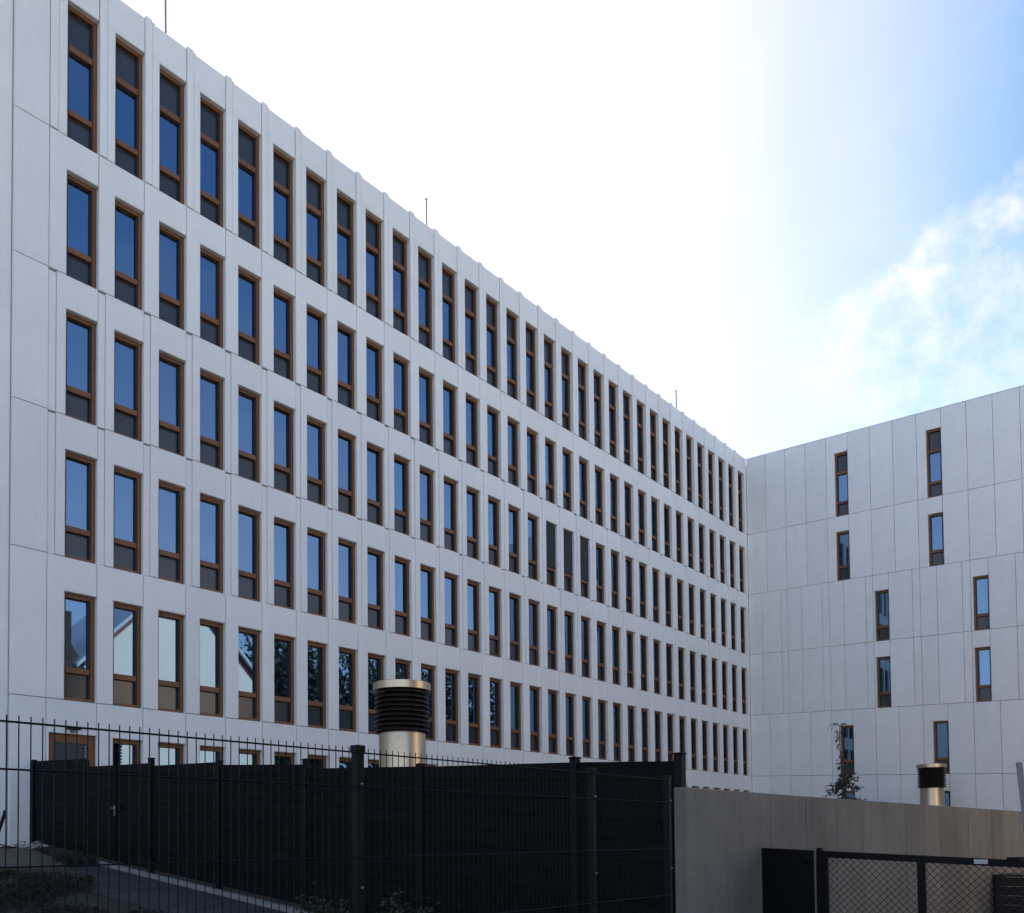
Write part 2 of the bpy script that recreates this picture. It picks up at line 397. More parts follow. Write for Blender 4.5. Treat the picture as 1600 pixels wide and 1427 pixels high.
# structure behind the panels, roof
bm = bmesh.new(); box(bm, -14, -THK-0.01, YS+0.02, YC+12, 0.3, ROOF-0.05)
newobj('core_wall', finish(bm, 'core', MT['backing']), office, Vector((-D, 0, 0))-OL)
bm = bmesh.new(); box(bm, -0.62, -THK+0.03, YS, YC+0.3, ROOF-0.05, ROOF-0.01)
newobj('parapet_cap', finish(bm, 'parapet', MT['metal_white']), office, Vector((-D, 0, 0))-OL)

# short wing (its storeys step down slightly away from the corner)
RW_LEN = 17*W2
def toR(s, z, o): return (s, -o, z+G*s)
wins = {0: [4.385, 8.385, 12.385], 1: [4.385, 8.385, 12.385], 2: [6.07, 10.085, 14.07], 3: [6.07, 10.085, 14.07],
        4: [4.385, 8.385, 12.385], 5: [4.385, 8.385, 12.385]}
WR = 0.612
rw = {0: window_meshes(WR*W2, 18.0+1.37-ZB+E, True, G, True), 1: window_meshes(WR*W2, ZT-ZB, False, G, True)}
rw[5] = window_meshes(WR*W2, h5-(ZB-4*H-(ZT-5*H)), False, G, True)
cache = {}
for r in range(6):
    zl = (ZB-r*H) if r < 5 else z5
    hh = (ROOF-ZB-0.03) if r == 0 else (H if r < 5 else h5)
    wh = (19.37+E-ZB) if r == 0 else (ZT-ZB if r < 5 else h5-(ZB-4*H-(ZT-5*H)))
    if r in (2, 3): edges = sorted([0]+[i+.682 for i in range(0, 16)]+[2, 4, 6, 8, 10, 12, 14])
    else: edges = list(range(0, 17))
    for a, b in zip(edges, edges[1:]):
        ws = [w for w in wins[r] if a < w < b]
        p = round((ws[0]-a)*W2, 4) if ws else None
        key = (round(b-a, 3), p, r in (0,), r == 5)
        if key not in cache:
            cache[key] = panel_mesh((b-a)*W2, hh, p, wh, 'wing_panel', g=G, gapr=GAP)
        newobj('facade_panel', cache[key], office, Vector((-D+a*W2, YC, zl+G*a*W2))-OL)
    for w in wins[r]:
        ms = rw[0 if r == 0 else (1 if r < 5 else 5)]
        fr = newobj('window', ms[0][1], office, Vector((-D+w*W2, YC, zl+G*w*W2))-OL)
        for nm, me in ms[1:]:
            c = newobj(nm, me, fr)
bm = bmesh.new(); box(bm, 0.02, RW_LEN-0.1, 0.3, ROOF-0.12, -12, -THK-0.01, toR)
newobj('core_wall', finish(bm, 'wing_core', MT['backing']), office, Vector((-D, YC, 0))-OL)
bm = bmesh.new(); box(bm, 0.0, RW_LEN, ROOF-0.036, ROOF+0.0, -0.5, -0.0, toR)
newobj('parapet_cap', finish(bm, 'wing_cap', MT['metal_white']), office, Vector((-D, YC, 0))-OL)

# small lamp above the door
lamp = thing('wall_lamp', 'small dark wall lamp fixed above the wooden entrance door', 'lamp', (-D, 8.27, 2.60+E))
newobj('lamp_body', boxmesh('lamp_body', MT['gasket'], 0, 0.12, -0.16, 0.16, -0.03, 0.03, bevel=0.012), lamp)
newobj('wall_plate', boxmesh('wall_plate', MT['galv'], 0, 0.02, -0.05, 0.05, -0.10, 0.05), lamp)

# lightning rods
for i, (y, zt, lab) in enumerate([(10.65, 22.1, 'tallest thin metal rod, on the roof edge above the leftmost windows'),
                     (19.85, 21.62, 'thin metal rod on the roof edge near the middle of the long facade'),
                     (36.46, 21.62, 'thin metal rod on the roof edge close to the inner corner')]):
    t = thing('lightning_rod', lab, 'lightning rod', (-D-0.45, y, ROOF-0.05), 'lightning rods along the roof edge')
    bm = bmesh.new(); tube(bm, [(0, 0, 0), (0.0, 0.01, 0.5), (0, 0, zt+E-ROOF)], 0.03, 6); newobj('rod', finish(bm, 'rod', MT['rod']), t)
    bm = bmesh.new(); lathe(bm, [(0.03, zt+E-ROOF), (0.05, zt+E-ROOF+0.03), (0.02, zt+E-ROOF+0.07)], 8); newobj('tip', finish(bm, 'tip', MT['rod']), t)
    newobj('foot', boxmesh('foot', MT['galv'], -0.08, 0.08, -0.08, 0.08, 0, 0.06), t)

# ------------------------------------------------------------------ ventilation shafts
def vent_meshes():
    bm = bmesh.new(); lathe(bm, [(0.485, 0), (0.485, 1.0), (0.485, 2.9), (0.478, 2.925)], 64); body = finish(bm, 'vent_body', MT['steel'], True)
    bm = bmesh.new(); lathe(bm, [(0.44, 2.90), (0.44, 3.75)], 40); core = finish(bm, 'vent_core', MT['louvre'], True)
    bm = bmesh.new(); lathe(bm, [(0.46, 0.085), (0.565, 0.012), (0.575, 0.0), (0.572, -0.014), (0.555, -0.006), (0.45, 0.055)], 64, cap=False)
    bm.faces.ensure_lookup_table(); ring = finish(bm, 'louvre', MT['louvre'], True)
    bm = bmesh.new(); lathe(bm, [(0.585, 0.02), (0.60, 0.024), (0.60, 0.17), (0.59, 0.18), (0.30, 0.19), (0.02, 0.195)], 64)
    cap_ = finish(bm, 'vent_cap', MT['steel'], True)
    return body, core, ring, cap_
VM = vent_meshes()
def vent(loc, label, top):
    t = thing('ventilation_shaft', label, 'vent', loc, 'round ventilation shafts')
    b = top-loc[2]-0.19-0.85-2.93
    q = newobj('shaft', VM[0], t, (0, 0, b)); newobj('core', VM[1], t, (0, 0, b))
    for i in range(9): newobj('louvre', VM[2], t, (0, 0, b+2.965+i*0.0975))
    newobj('cap', VM[3], t, (0, 0, b+2.93+0.85))
    return t
vent((-13.38, 12.12, gz(-13.38)), 'large steel ventilation shaft with dark louvred head behind the dark slatted fence', 3.27+E)
vent((-10.54, 40.39, gz(-10.54)), 'small-looking far steel ventilation shaft standing before the right wing above the concrete wall', 3.09+E)

# ------------------------------------------------------------------ green double-wire mesh fence
FX = -4.16
mf = thing('mesh_fence', 'dark green welded wire mesh fence along the foreground left', 'fence', (FX, 0.93, 0))
PY = [0.93, 3.435, 5.93, 7.165]
zw = [0.544, 0.3328, -0.1009, -0.5335, -0.966, -1.40]
zw = [z+E for z in zw]
bm = bmesh.new(); tube(bm, [(0, 0, 0.05), (0, 0, zw[0]+0.03)], 0.0030, 5); vw = finish(bm, 'vertical_wire', MT['green'])
for a, b in zip(PY, PY[1:]):
    n = int(round((b-a)/0.05))
    for i in range(1, n):
        newobj('vertical_wire', vw, mf, (rnd.uniform(-0.0006, 0.0006), a+(b-a)*i/n-0.93, 0))
    for z in zw:
        bm = bmesh.new()
        for dx in (-0.0075, 0.0075): tube(bm, [(dx, 0, 0), (dx, b-a, 0)], 0.0042, 5)
        newobj('horizontal_wire', finish(bm, 'horizontal_wire', MT['green']), mf, (0, a-0.93, z))
for i, y in enumerate(PY):
    w = 0.029 if i < 2 else 0.022
    z1 = zw[0]+(0.035 if i < 2 else 0.035)
    p = newobj('fence_post', boxmesh('fence_post', MT['green'], -0.03, 0.03, -w, w, -0.1, z1, bevel=0.004), mf, (-0.042, y-0.93, 0))
    newobj('post_cap', boxmesh('post_cap', MT['black'], -0.036, 0.036, -w-0.006, w+0.006, z1-0.03, z1+0.015, bevel=0.005), p)
    for z in (0.3328+E-0.62, 0.3328+E+0.02, 0.55):
        newobj('clamp', boxmesh('clamp', MT['galv'], 0.028, 0.045, -0.007, 0.007, z-0.007, z+0.007, bevel=0.002), p)

# ------------------------------------------------------------------ dark slatted privacy fence
PFY = 7.45
pf = thing('privacy_fence', 'tall anthracite fence of horizontal slats stepping up towards the white building', 'fence', (-12, PFY, gz(-12)))
OP = Vector((-12, PFY, gz(-12)))
posts = [(-4.225, .80), (-5.42, .845), (-7.78, .93), (-10.12, 1.15), (-12.4, 1.284), (-14.62, 1.476), (-17.22, 1.606), (-20.0, 1.79)]
tops = [(.80-.05, .815), (.82, .915), (.925, 1.035), (1.10, 1.235), (1.286, 1.36), (1.415, 1.505), (1.671, 1.786)]
posts = [(max(x*1.0136, -20.05) if x < -5 else x, z*1.0136) for x, z in posts]; tops = [(a*1.0136, b*1.0136) for a, b in tops]
def zbot(x): return gz(x)+0.10
for i, (x, z) in enumerate(posts):
    zb_ = gz(x)-0.25 if i else E+0.49
    p = newobj('fence_post', boxmesh('privacy_post', MT['black'], -0.045, 0.045, -0.045, 0.045, zb_-OP.z, z+E-OP.z, bevel=0.006), pf, (x+12, 0, 0))
    newobj('post_cap', boxmesh('privacy_cap', MT['black'], -0.052, 0.052, -0.052, 0.052, z+E-OP.z, z+E-OP.z+0.02, bevel=0.006), p)
for i, ((xr, _), (xl, _)) in enumerate(zip(posts, posts[1:])):
    tr, tl = tops[i]; tr += E; tl += E
    xa, xb = xl+0.047, xr-0.047
    zb1, zb0 = zbot(xa), zbot(xb)
    def slab(x0, x1, f0, f1, dy=0.0, nm='slat', th=0.012):
        bm = bmesh.new()
        def P(x, f):
            u = (x-xa)/(xb-xa); b0 = zb1+(zb0-zb1)*u; t0 = tl+(tr-tl)*u
            return b0+(t0-b0)*f
        v = []
        for x in (x0, x1):
            for yy in (-th+dy, th+dy):
                for f in (f0, f1): v.append(bm.verts.new((x, yy, P(x, f)-OP.z)))
        for q in ((0, 1, 3, 2), (4, 6, 7, 5), (0, 4, 5, 1), (2, 3, 7, 6), (0, 2, 6, 4), (1, 5, 7, 3)): bm.faces.new([v[j] for j in q])
        bmesh.ops.recalc_face_normals(bm, faces=bm.faces)
        bmesh.ops.bevel(bm, geom=list(bm.edges), offset=0.004, segments=1, affect='EDGES')
        if nm == 'slat' and f1 < 0.97:       # tongue that closes the joint to the next slat
            v = []
            for x in (x0+0.004, x1-0.004):
                for yy in (0.0, 0.006):
                    for f in (f1-0.006, f1+0.014): v.append(bm.verts.new((x, yy, P(x, f)-OP.z)))
            for q in ((0, 1, 3, 2), (4, 6, 7, 5), (0, 4, 5, 1), (2, 3, 7, 6), (0, 2, 6, 4), (1, 5, 7, 3)): bm.faces.new([v[j] for j in q])
            bmesh.ops.recalc_face_normals(bm, faces=bm.faces)
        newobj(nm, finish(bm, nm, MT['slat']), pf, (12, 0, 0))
    n = 11
    if i == 5:        # double gate: two leaves of slats with a closing stile
        xm = (xa+xb)/2
        for s0, s1 in ((xa+0.02, xm-0.035), (xm+0.035, xb-0.02)):
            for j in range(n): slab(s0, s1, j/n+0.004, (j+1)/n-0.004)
        slab(xm-0.03, xm-0.004, 0, 1, -0.012, 'gate_stile', 0.02); slab(xm+0.004, xm+0.03, 0, 1, -0.012, 'gate_stile', 0.02)
        zz = (zbot(xm)+1.0)-OP.z
        h = newobj('gate_handle', boxmesh('gate_handle', MT['galv'], -0.10, 0.07, -0.075, -0.055, -0.012, 0.012, bevel=0.004), pf, (xm+12, 0, zz))
        newobj('lock_plate', boxmesh('lock_plate', MT['galv'], -0.018, 0.018, -0.055, -0.034, -0.15, 0.05, bevel=0.004), h)
        newobj('lock_box', boxmesh('lock_box', MT['black'], 0.16, 0.22, -0.045, -0.013, -0.02, 0.06, bevel=0.004), h)
    else:
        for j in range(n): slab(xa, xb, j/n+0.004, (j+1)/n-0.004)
# pale base boards / kerb at its foot
kb = thing('kerb', 'pale concrete kerb running down along the foot of the dark slatted fence', 'kerb', (-12, PFY-0.1, gz(-12)))
x = -17.3
while x < -4.6:
    x2 = min(x+1.0, -4.5)
    bm = bmesh.new(); v = []
    for xx in (x+0.005, x2-0.005):
        for yy in (-0.10, 0.02):
            for zz in (-0.1, 0.065): v.append(bm.verts.new((xx+12, yy, gz(xx)+zz-gz(-12))))
    for q in ((0, 1, 3, 2), (4, 6, 7, 5), (0, 4, 5, 1), (2, 3, 7, 6), (0, 2, 6, 4), (1, 5, 7, 3)): bm.faces.new([v[j] for j in q])
    bmesh.ops.recalc_face_normals(bm, faces=bm.faces); bmesh.ops.bevel(bm, geom=list(bm.edges), offset=0.008, segments=1, affect='EDGES')
    newobj('kerb_stone', finish(bm, 'kerb_stone', MT['kerb']), kb); x = x2

# ------------------------------------------------------------------ concrete wall along the street
wall = thing('concrete_wall', 'stained grey-brown concrete wall of upright panels running back to the right', 'wall', (-4.12, 7.3, 0))
wj = [7.36, 9.29, 10.30, 11.31, 12.32, 13.30, 14.29, 15.27, 16.26, 17.22, 18.2, 19.17, 20.15, 21.13, 22.1, 23.1, 24.1, 25.1, 26.1, 27.1, 28.1, 29.1, 30.1]
def wtop(y): return E+0.487+0.0040*max(0, y-10)
for a, b in zip(wj, wj[1:]):
    bm = bmesh.new(); v = []
    dx = rnd.uniform(-0.002, 0.002)
    for xx in (-0.13, dx):
        for yy in (a+0.007, b-0.007):
            for zz in (-0.3, wtop(yy)): v.append(bm.verts.new((xx, yy-7.3, zz)))
    for q in ((0, 1, 3, 2), (4, 6, 7, 5), (0, 4, 5, 1), (2, 3, 7, 6), (0, 2, 6, 4), (1, 5, 7, 3)): bm.faces.new([v[j] for j in q])
    bmesh.ops.recalc_face_normals(bm, faces=bm.faces); bmesh.ops.bevel(bm, geom=list(bm.edges), offset=0.007, segments=1, affect='EDGES')
    newobj('concrete_panel', finish(bm, 'concrete_panel', MT['concrete']), wall)
newobj('wall_core', boxmesh('wall_core', MT['backing'], -0.11, -0.05, 0.1, 22.7, -0.3, E+0.46), wall)

# ------------------------------------------------------------------ black chain-link gate across the drive
GY = 9.0
cg = thing('chain_link_gate', 'black framed chain-link gate with a solid sheet panel, in front of the concrete wall', 'gate', (-4.1, GY, 0))
def gt(x): return E-0.120-0.0463*(x+4.1)
def sbar(x0, x1, za, zb_, y0, y1, m, nm, lab=None):
    bm = bmesh.new(); v = []
    for xx in (x0, x1):
        for yy in (y0, y1):
            for zz in (za, zb_): v.append(bm.verts.new((xx+4.1, yy, gt(xx)+zz if zz <= 0.001 and zz > -1.2 else zz if zz > -50 else 0)))
    for q in ((0, 1, 3, 2), (4, 6, 7, 5), (0, 4, 5, 1), (2, 3, 7, 6), (0, 2, 6, 4), (1, 5, 7, 3)): bm.faces.new([v[j] for j in q])
    bmesh.ops.recalc_face_normals(bm, faces=bm.faces); bmesh.ops.bevel(bm, geom=list(bm.edges), offset=0.003, segments=1, affect='EDGES')
    return newobj(nm, finish(bm, nm, m), cg)
sbar(-4.10, -3.52, -1.15, 0, -0.015, 0.015, MT['black'], 'sheet_panel')
newobj('gate_post', boxmesh('gate_post', MT['black'], 0.615, 0.67, -0.03, 0.03, 0, gt(-3.45)+0.03, bevel=0.004), cg)
newobj('edge_strip', boxmesh('edge_strip', MT['galv'], 0.592, 0.606, -0.03, 0.0, 0.1, gt(-3.5)-0.01), cg)
xr = -0.35
sbar(-3.43, xr, -0.068, 0, -0.025, 0.025, MT['black'], 'top_rail')
sbar(-3.43, xr, -1.15, -1.09, -0.025, 0.025, MT['black'], 'bottom_rail')
for xx, w in ((-3.40, 0.06), (-2.46, 0.075), (-1.42, 0.06), (-0.40, 0.06)):
    sbar(xx-w/2, xx+w/2, -1.085, -0.07, -0.022, 0.022, MT['black'], 'upright')
newobj('name_plate', boxmesh('name_plate', MT['label'], 0, 0.115, -0.034, -0.026, -0.052, -0.010), cg, (-1.99+4.1, 0, gt(-1.93)))
newobj('latch', boxmesh('latch', MT['black'], 0, 0.09, -0.05, 0.02, 0.0, 0.05, bevel=0.006), cg, (-3.60+4.1, 0, gt(-3.5)-0.12))
newobj('latch', boxmesh('latch', MT['black'], 0, 0.20, -0.03, 0.02, 0.003, 0.028, bevel=0.004), cg, (-1.72+4.1, 0, gt(-1.6)))
dw_, dh_ = 0.072, 0.036
zig = bmesh.new(); nn = int(1.02/dh_)
tube(zig, [((dw_/2 if k % 2 else 0), (0.003 if k % 2 else -0.003), -0.07-k*dh_) for k in range(nn)], 0.0036, 4)
zm = finish(zig, 'mesh_wire', MT['black'])
zig = bmesh.new()
tube(zig, [((-dw_/2 if k % 2 else 0), (-0.003 if k % 2 else 0.003), -0.07-k*dh_) for k in range(nn)], 0.0036, 4)
zm2 = finish(zig, 'mesh_wire_b', MT['black'])
x = -3.36
while x < xr-0.05:
    newobj('mesh_wire', zm, cg, (x+4.1, 0, gt(x))); newobj('mesh_wire', zm2, cg, (x+4.1+dw_, 0, gt(x))); x += dw_

# leaning pole at the right edge
lp = thing('leaning_pole', 'pale grey metal post leaning at the far right edge before the concrete wall', 'post', (-1.30, 8.0, 0))
bm = bmesh.new(); box(bm, -0.022, 0.022, -0.02, 0.02, 0, 2.235)
for v in bm.verts: v.co.x += -0.078*(v.co.z-0.9)-0.02
bmesh.ops.bevel(bm, geom=list(bm.edges), offset=0.004, segments=1, affect='EDGES')
newobj('shaft', finish(bm, 'pole_shaft', MT['galv']), lp)
newobj('base_plate', boxmesh('pole_base', MT['galv'], -0.03, 0.15, -0.08, 0.08, 0, 0.015), lp)

# dark timber box on the grass by the wall
tb = thing('timber_box', 'low dark brown timber box on the grass at the foot of the wall', 'planter box', (-4.08, 20.1, 0))
for j in range(4):
    z0_, z1_ = j*0.19, j*0.19+0.18
    newobj('plank', boxmesh('plank', MT['hedgewood'], 0.0, 3.0, -0.03, 0.0, z0_+0.02, z1_+0.02, bevel=0.006), tb)
    newobj('plank', boxmesh('plank_side', MT['hedgewood'], 0.0, 0.03, 0.003, 0.9, z0_+0.02, z1_+0.02, bevel=0.006), tb)
newobj('lid', boxmesh('box_lid', MT['hedgewood'], -0.03, 3.03, -0.05, 0.93, 0.785, 0.82, bevel=0.006), tb)
# grass on the street side
bm = bmesh.new()
for i in range(9000):
    x, y = rnd.uniform(-4.0, 1.0), rnd.uniform(12.5, 26)
    h = rnd.uniform(0.04, 0.13); a = rnd.uniform(0, 6.28); w = 0.006
    p = Vector((x, y, 0.0)); d = Vector((math.cos(a), math.sin(a), 0))*w; t = p+Vector((rnd.uniform(-.05, .05), rnd.uniform(-.05, .05), h))
    bm.faces.new([bm.verts.new(q) for q in (p-d, p+d, t)])
newobj('grass', finish(bm, 'grass', MT['grass']), kind='stuff')
newobj('lawn', boxmesh('lawn', MT['grass'], -4.05, 6, 12.2, 40, -0.1, 0.004), kind='structure')

# ------------------------------------------------------------------ young tree behind the wall
yt = thing('young_tree', 'slender young tree with a drooping leafless-looking tip in front of the right wing', 'tree', (-8.53, 24.24, gz(-8.53)))
base = gz(-8.53)
bm = bmesh.new()
topz = 3.17+E-base
tube(bm, [(0, 0, 0), (0.02, 0, 1.2), (0.0, 0.01, 2.2), (-0.12, 0, 3.0), (-0.16, 0, 3.8), (-0.15, 0, topz-0.08)], [0.035, 0.03, 0.024, 0.018, 0.012, 0.006], 6)
newobj('trunk', finish(bm, 'sapling_trunk', MT['bark']), yt)
bm = bmesh.new(); bl = bmesh.new()
rv = Vector((r2.x, r2.y, 0)).normalized()
def stem_at(z):
    if z < 2.2: return Vector((0.0, 0, z))
    return Vector((-0.14*min(1, (z-2.2)/1.2), 0, z))
for sgn, ln in ((-1, 0.34), (-1, 0.22), (1, 0.18), (1, 0.26)):
    o_ = stem_at(topz-0.10); pts = []
    for k in range(7):
        u = k/6; pts.append(o_+rv*sgn*ln*u+Vector((0, 0, 0.12*math.sin(u*2.6)-0.10*u*u)))
    tube(bm, pts, [0.006-0.0006*k for k in range(7)], 4)
    for k in range(2, 7):
        for _ in range(2): leaf(bl, pts[k], (rnd.uniform(-1, 1), rnd.uniform(-1, 1), -1.0), 0.07, 0.022)
for k in range(60):                       # sparse leaves up the leader
    z = rnd.uniform(2.8, topz-0.15); o_ = stem_at(z)
    if rnd.random() < 0.18 and 3.6 < z < 3.9: continue
    for _ in range(2):
        d = (rv*rnd.uniform(-1.2, 0.7)+Vector((rnd.uniform(-.4, .4), rnd.uniform(-.4, .4), rnd.uniform(-0.9, 0.4))))
        leaf(bl, o_+d.normalized()*rnd.uniform(0.0, 0.07), d, rnd.uniform(0.09, 0.15), 0.035)
for k in range(30):                       # bushy lower tier
    z = rnd.uniform(1.9, 3.0); o_ = stem_at(z); reach = (0.50 if z < 2.65 else 0.34)*rnd.uniform(0.5, 1.05)
    d = Vector((rnd.uniform(-1, 1), rnd.uniform(-1, 1), rnd.uniform(-0.05, 0.35))); d.normalize()
    pts = [o_+d*reach*u+Vector((0, 0, -0.12*u*u)) for u in (0, .33, .66, 1)]
    tube(bm, pts, [0.010, 0.008, 0.006, 0.003], 4)
    for q in pts[1:]:
        for _ in range(7):
            dd = d*0.6+Vector((rnd.uniform(-1, 1), rnd.uniform(-1, 1), rnd.uniform(-0.9, 0.5)))
            leaf(bl, q+Vector((rnd.uniform(-.06, .06),)*3), dd, rnd.uniform(0.10, 0.17), 0.045)
newobj('branches', finish(bm, 'sapling_branches', MT['bark']), yt, kind='stuff')
newobj('crown', finish(bl, 'sapling_leaves', MT['leaf']), yt)

# ------------------------------------------------------------------ strip of path, soil heap, weeds, shrubs at lower left
path = newobj('path', None, None, (-12, 6.3, gz(-12)), kind='structure')
sm = []
for w in range(3):
    x = -16.4+(w % 2)*0.25
    while x < -4.9:
        bm = bmesh.new(); v = []; dz = rnd.uniform(0.010, 0.018)
        yy0, yy1 = 5.70+w*0.5, 6.19+w*0.5
        for xx in (x+0.005, x+0.49):
            for yy in (yy0, yy1):
                for zz in (-0.05, dz): v.append(bm.verts.new((xx+12, yy-6.3, gz(xx)+zz-gz(-12))))
        for q in ((0, 1, 3, 2), (4, 6, 7, 5), (0, 4, 5, 1), (2, 3, 7, 6), (0, 2, 6, 4), (1, 5, 7, 3)): bm.faces.new([v[j] for j in q])
        newobj('paving_slab', finish(bm, 'paving_slab', MT['paving']), path); x += 0.5
def heap(cx, cy, rx, ry, h, m, name, seed):
    R_ = random.Random(seed); bm = bmesh.new(); n = 14; rows = []
    ph = [R_.uniform(0, 6) for _ in range(6)]
    for i in range(n+1):
        row = []
        for j in range(25):
            a = j/24*2*math.pi; u = i/n
            rr = u*(1+0.12*math.sin(3*a+ph[0])+0.08*math.sin(5*a+ph[1]))
            x, y = cx+rx*rr*math.cos(a), cy+ry*rr*math.sin(a)
            z = gz(x)+h*max(0, (1-u**2.6))*(1+0.18*math.sin(7*x+ph[2])*math.sin(6*y+ph[3]))-0.03*u
            row.append(bm.verts.new((x, y, z)))
        rows.append(row)
    for a, b in zip(rows, rows[1:]):
        for j in range(24):
            bm.faces.new((a[j], a[j+1], b[j+1], b[j]))
    bmesh.ops.remove_doubles(bm, verts=bm.verts, dist=1e-4)
    return finish(bm, name, m, True)
newobj('soil_heap', heap(-17.3, 6.1, 1.6, 0.85, 0.22, MT['sand'], 'soil_heap', 3), kind='stuff')
slabt = thing('concrete_slab', 'flat weathered concrete slab lying by the sandy heap at lower left', 'slab', (-15.9, 5.75, gz(-15.9)))
newobj('slab', boxmesh('slab', MT['sand'], -1.4, 0.3, -0.5, 0.45, 0.0, 0.09, bevel=0.015), slabt).rotation_euler = (0, 0.10, 0.1)
bm = bmesh.new()
def tuft(cx, cy, r, n, hmax):
    for _ in range(n):
        a = rnd.uniform(0, 6.28); q = r*math.sqrt(rnd.random()); x, y = cx+q*math.cos(a), cy+q*math.sin(a)
        h = hmax*rnd.uniform(0.3, 1.0)*(1-0.5*q/r); d = Vector((rnd.uniform(-1, 1), rnd.uniform(-1, 1), 0))*0.35*h
        p = Vector((x, y, gz(x))); s = Vector((rnd.uniform(-1, 1), rnd.uniform(-1, 1), 0)).normalized()*0.008
        m_ = p+d*0.4+Vector((0, 0, h*0.6)); t = p+d+Vector((0, 0, h))
        vs = [bm.verts.new(x_) for x_ in (p-s, p+s, m_+s*0.7, t, m_-s*0.7)]
        bm.faces.new(vs)
        for _ in range(3): leaf(bm, m_+(t-m_)*rnd.random(), (rnd.uniform(-1, 1), rnd.uniform(-1, 1), rnd.uniform(-.3, .8)), 0.05, 0.02)
for c in ((-14.4, 5.7, 0.55, 260, 0.22), (-13.6, 5.3, 0.6, 260, 0.2), (-16.6, 6.85, 0.45, 260, 0.34), (-12.6, 4.2, 0.7, 320, 0.28), (-13.3, 4.6, 0.7, 320, 0.25),
          (-11.3, 4.6, 0.5, 200, 0.2), (-15.2, 5.1, 0.5, 180, 0.2), (-17.6, 6.0, 0.5, 160, 0.2), (-10.9, 5.4, 0.3, 90, 0.12), (-18.6, 6.7, 0.5, 160, 0.25)): tuft(*c)
newobj('dry_weeds', finish(bm, 'dry_weeds', MT['dryweed']), kind='stuff')
def shrub(x, y, r, h, n, label, m):
    t = thing('shrub', label, 'shrub', (x, y, gz(x)), 'low shrubs growing between the two fences')
    bs, bf = bmesh.new(), bmesh.new()
    for _ in range(11):
        a = rnd.uniform(0, 6.28); d = Vector((math.cos(a)*r*rnd.uniform(.2, 1), math.sin(a)*r*rnd.uniform(.2, 1), h*rnd.uniform(.5, 1.0)))
        pts = [d*u+Vector((0, 0, 0.1*h*math.sin(u*3))) for u in (0, .35, .7, 1)]
        tube(bs, pts, [0.008, 0.006, 0.004, 0.002], 4)
        for _ in range(n//11):
            u = rnd.uniform(.25, 1); leaf(bf, d*u+Vector([rnd.gauss(0, 0.06) for _ in range(3)]), [rnd.uniform(-1, 1) for _ in range(3)], rnd.uniform(.04, .08), 0.03)
    newobj('stems', finish(bs, 'shrub_stems', MT['bark']), t); newobj('foliage', finish(bf, 'shrub_foliage', m), t)
shrub(-9.1, 6.9, 0.5, 0.45, 500, 'low dim leafy shrub just left of the thick green fence post', MT['leaf_y'])
shrub(-7.3, 6.7, 0.5, 0.75, 600, 'taller dim shrub right of the thick green fence post before the dark slats', MT['leaf_y'])
shrub(-6.6, 6.75, 0.4, 0.5, 400, 'small dim shrub midway between the thick post and the second post', MT['leaf'])
shrub(-5.5, 6.7, 0.4, 0.8, 500, 'dim shrub beside the second green fence post', MT['leaf'])

pp = thing('leaning_pipe', 'dark pipe leaning against the white wall at the lower left edge', 'pipe', (-19.6, 6.5, gz(-19.6)))
bm = bmesh.new(); tube(bm, [(0.6, -0.25, 0.02), (0.25, 0.02, 0.35), (-0.1, 0.25, 0.72), (-0.25, 0.30, 0.80)], [0.035, 0.035, 0.035, 0.02], 8)
newobj('pipe', finish(bm, 'pipe', MT['black'], True), pp)
cb = thing('cable_coil', 'loose coil of pale cable lying on the sandy heap', 'cable', (-17.9, 6.55, gz(-17.9)+0.17))
bm = bmesh.new()
for q in range(3):
    ax, ay, ph = 0.42-0.07*q, 0.20-0.03*q, 0.4*q
    tube(bm, [(ax*math.cos(a/20*6.283)+0.05*q, ay*math.sin(a/20*6.283), 0.05+0.04*math.sin(a/20*6.283*2+ph)+0.03*q) for a in range(21)], 0.009, 5)
newobj('cable', finish(bm, 'cable', MT['white_cable']), cb)
hs = thing('garden_hose', 'thin dark hose sagging against the white wall at the left edge', 'hose', (-18.6, 5.6, gz(-18.6)))
bm = bmesh.new(); tube(bm, [(-0.9, -0.6, 0.55), (-0.5, 0.0, 0.42), (0, 0.6, 0.22), (0.3, 0.95, 0.1)], 0.012, 5)
newobj('hose', finish(bm, 'hose', MT['black']), hs)

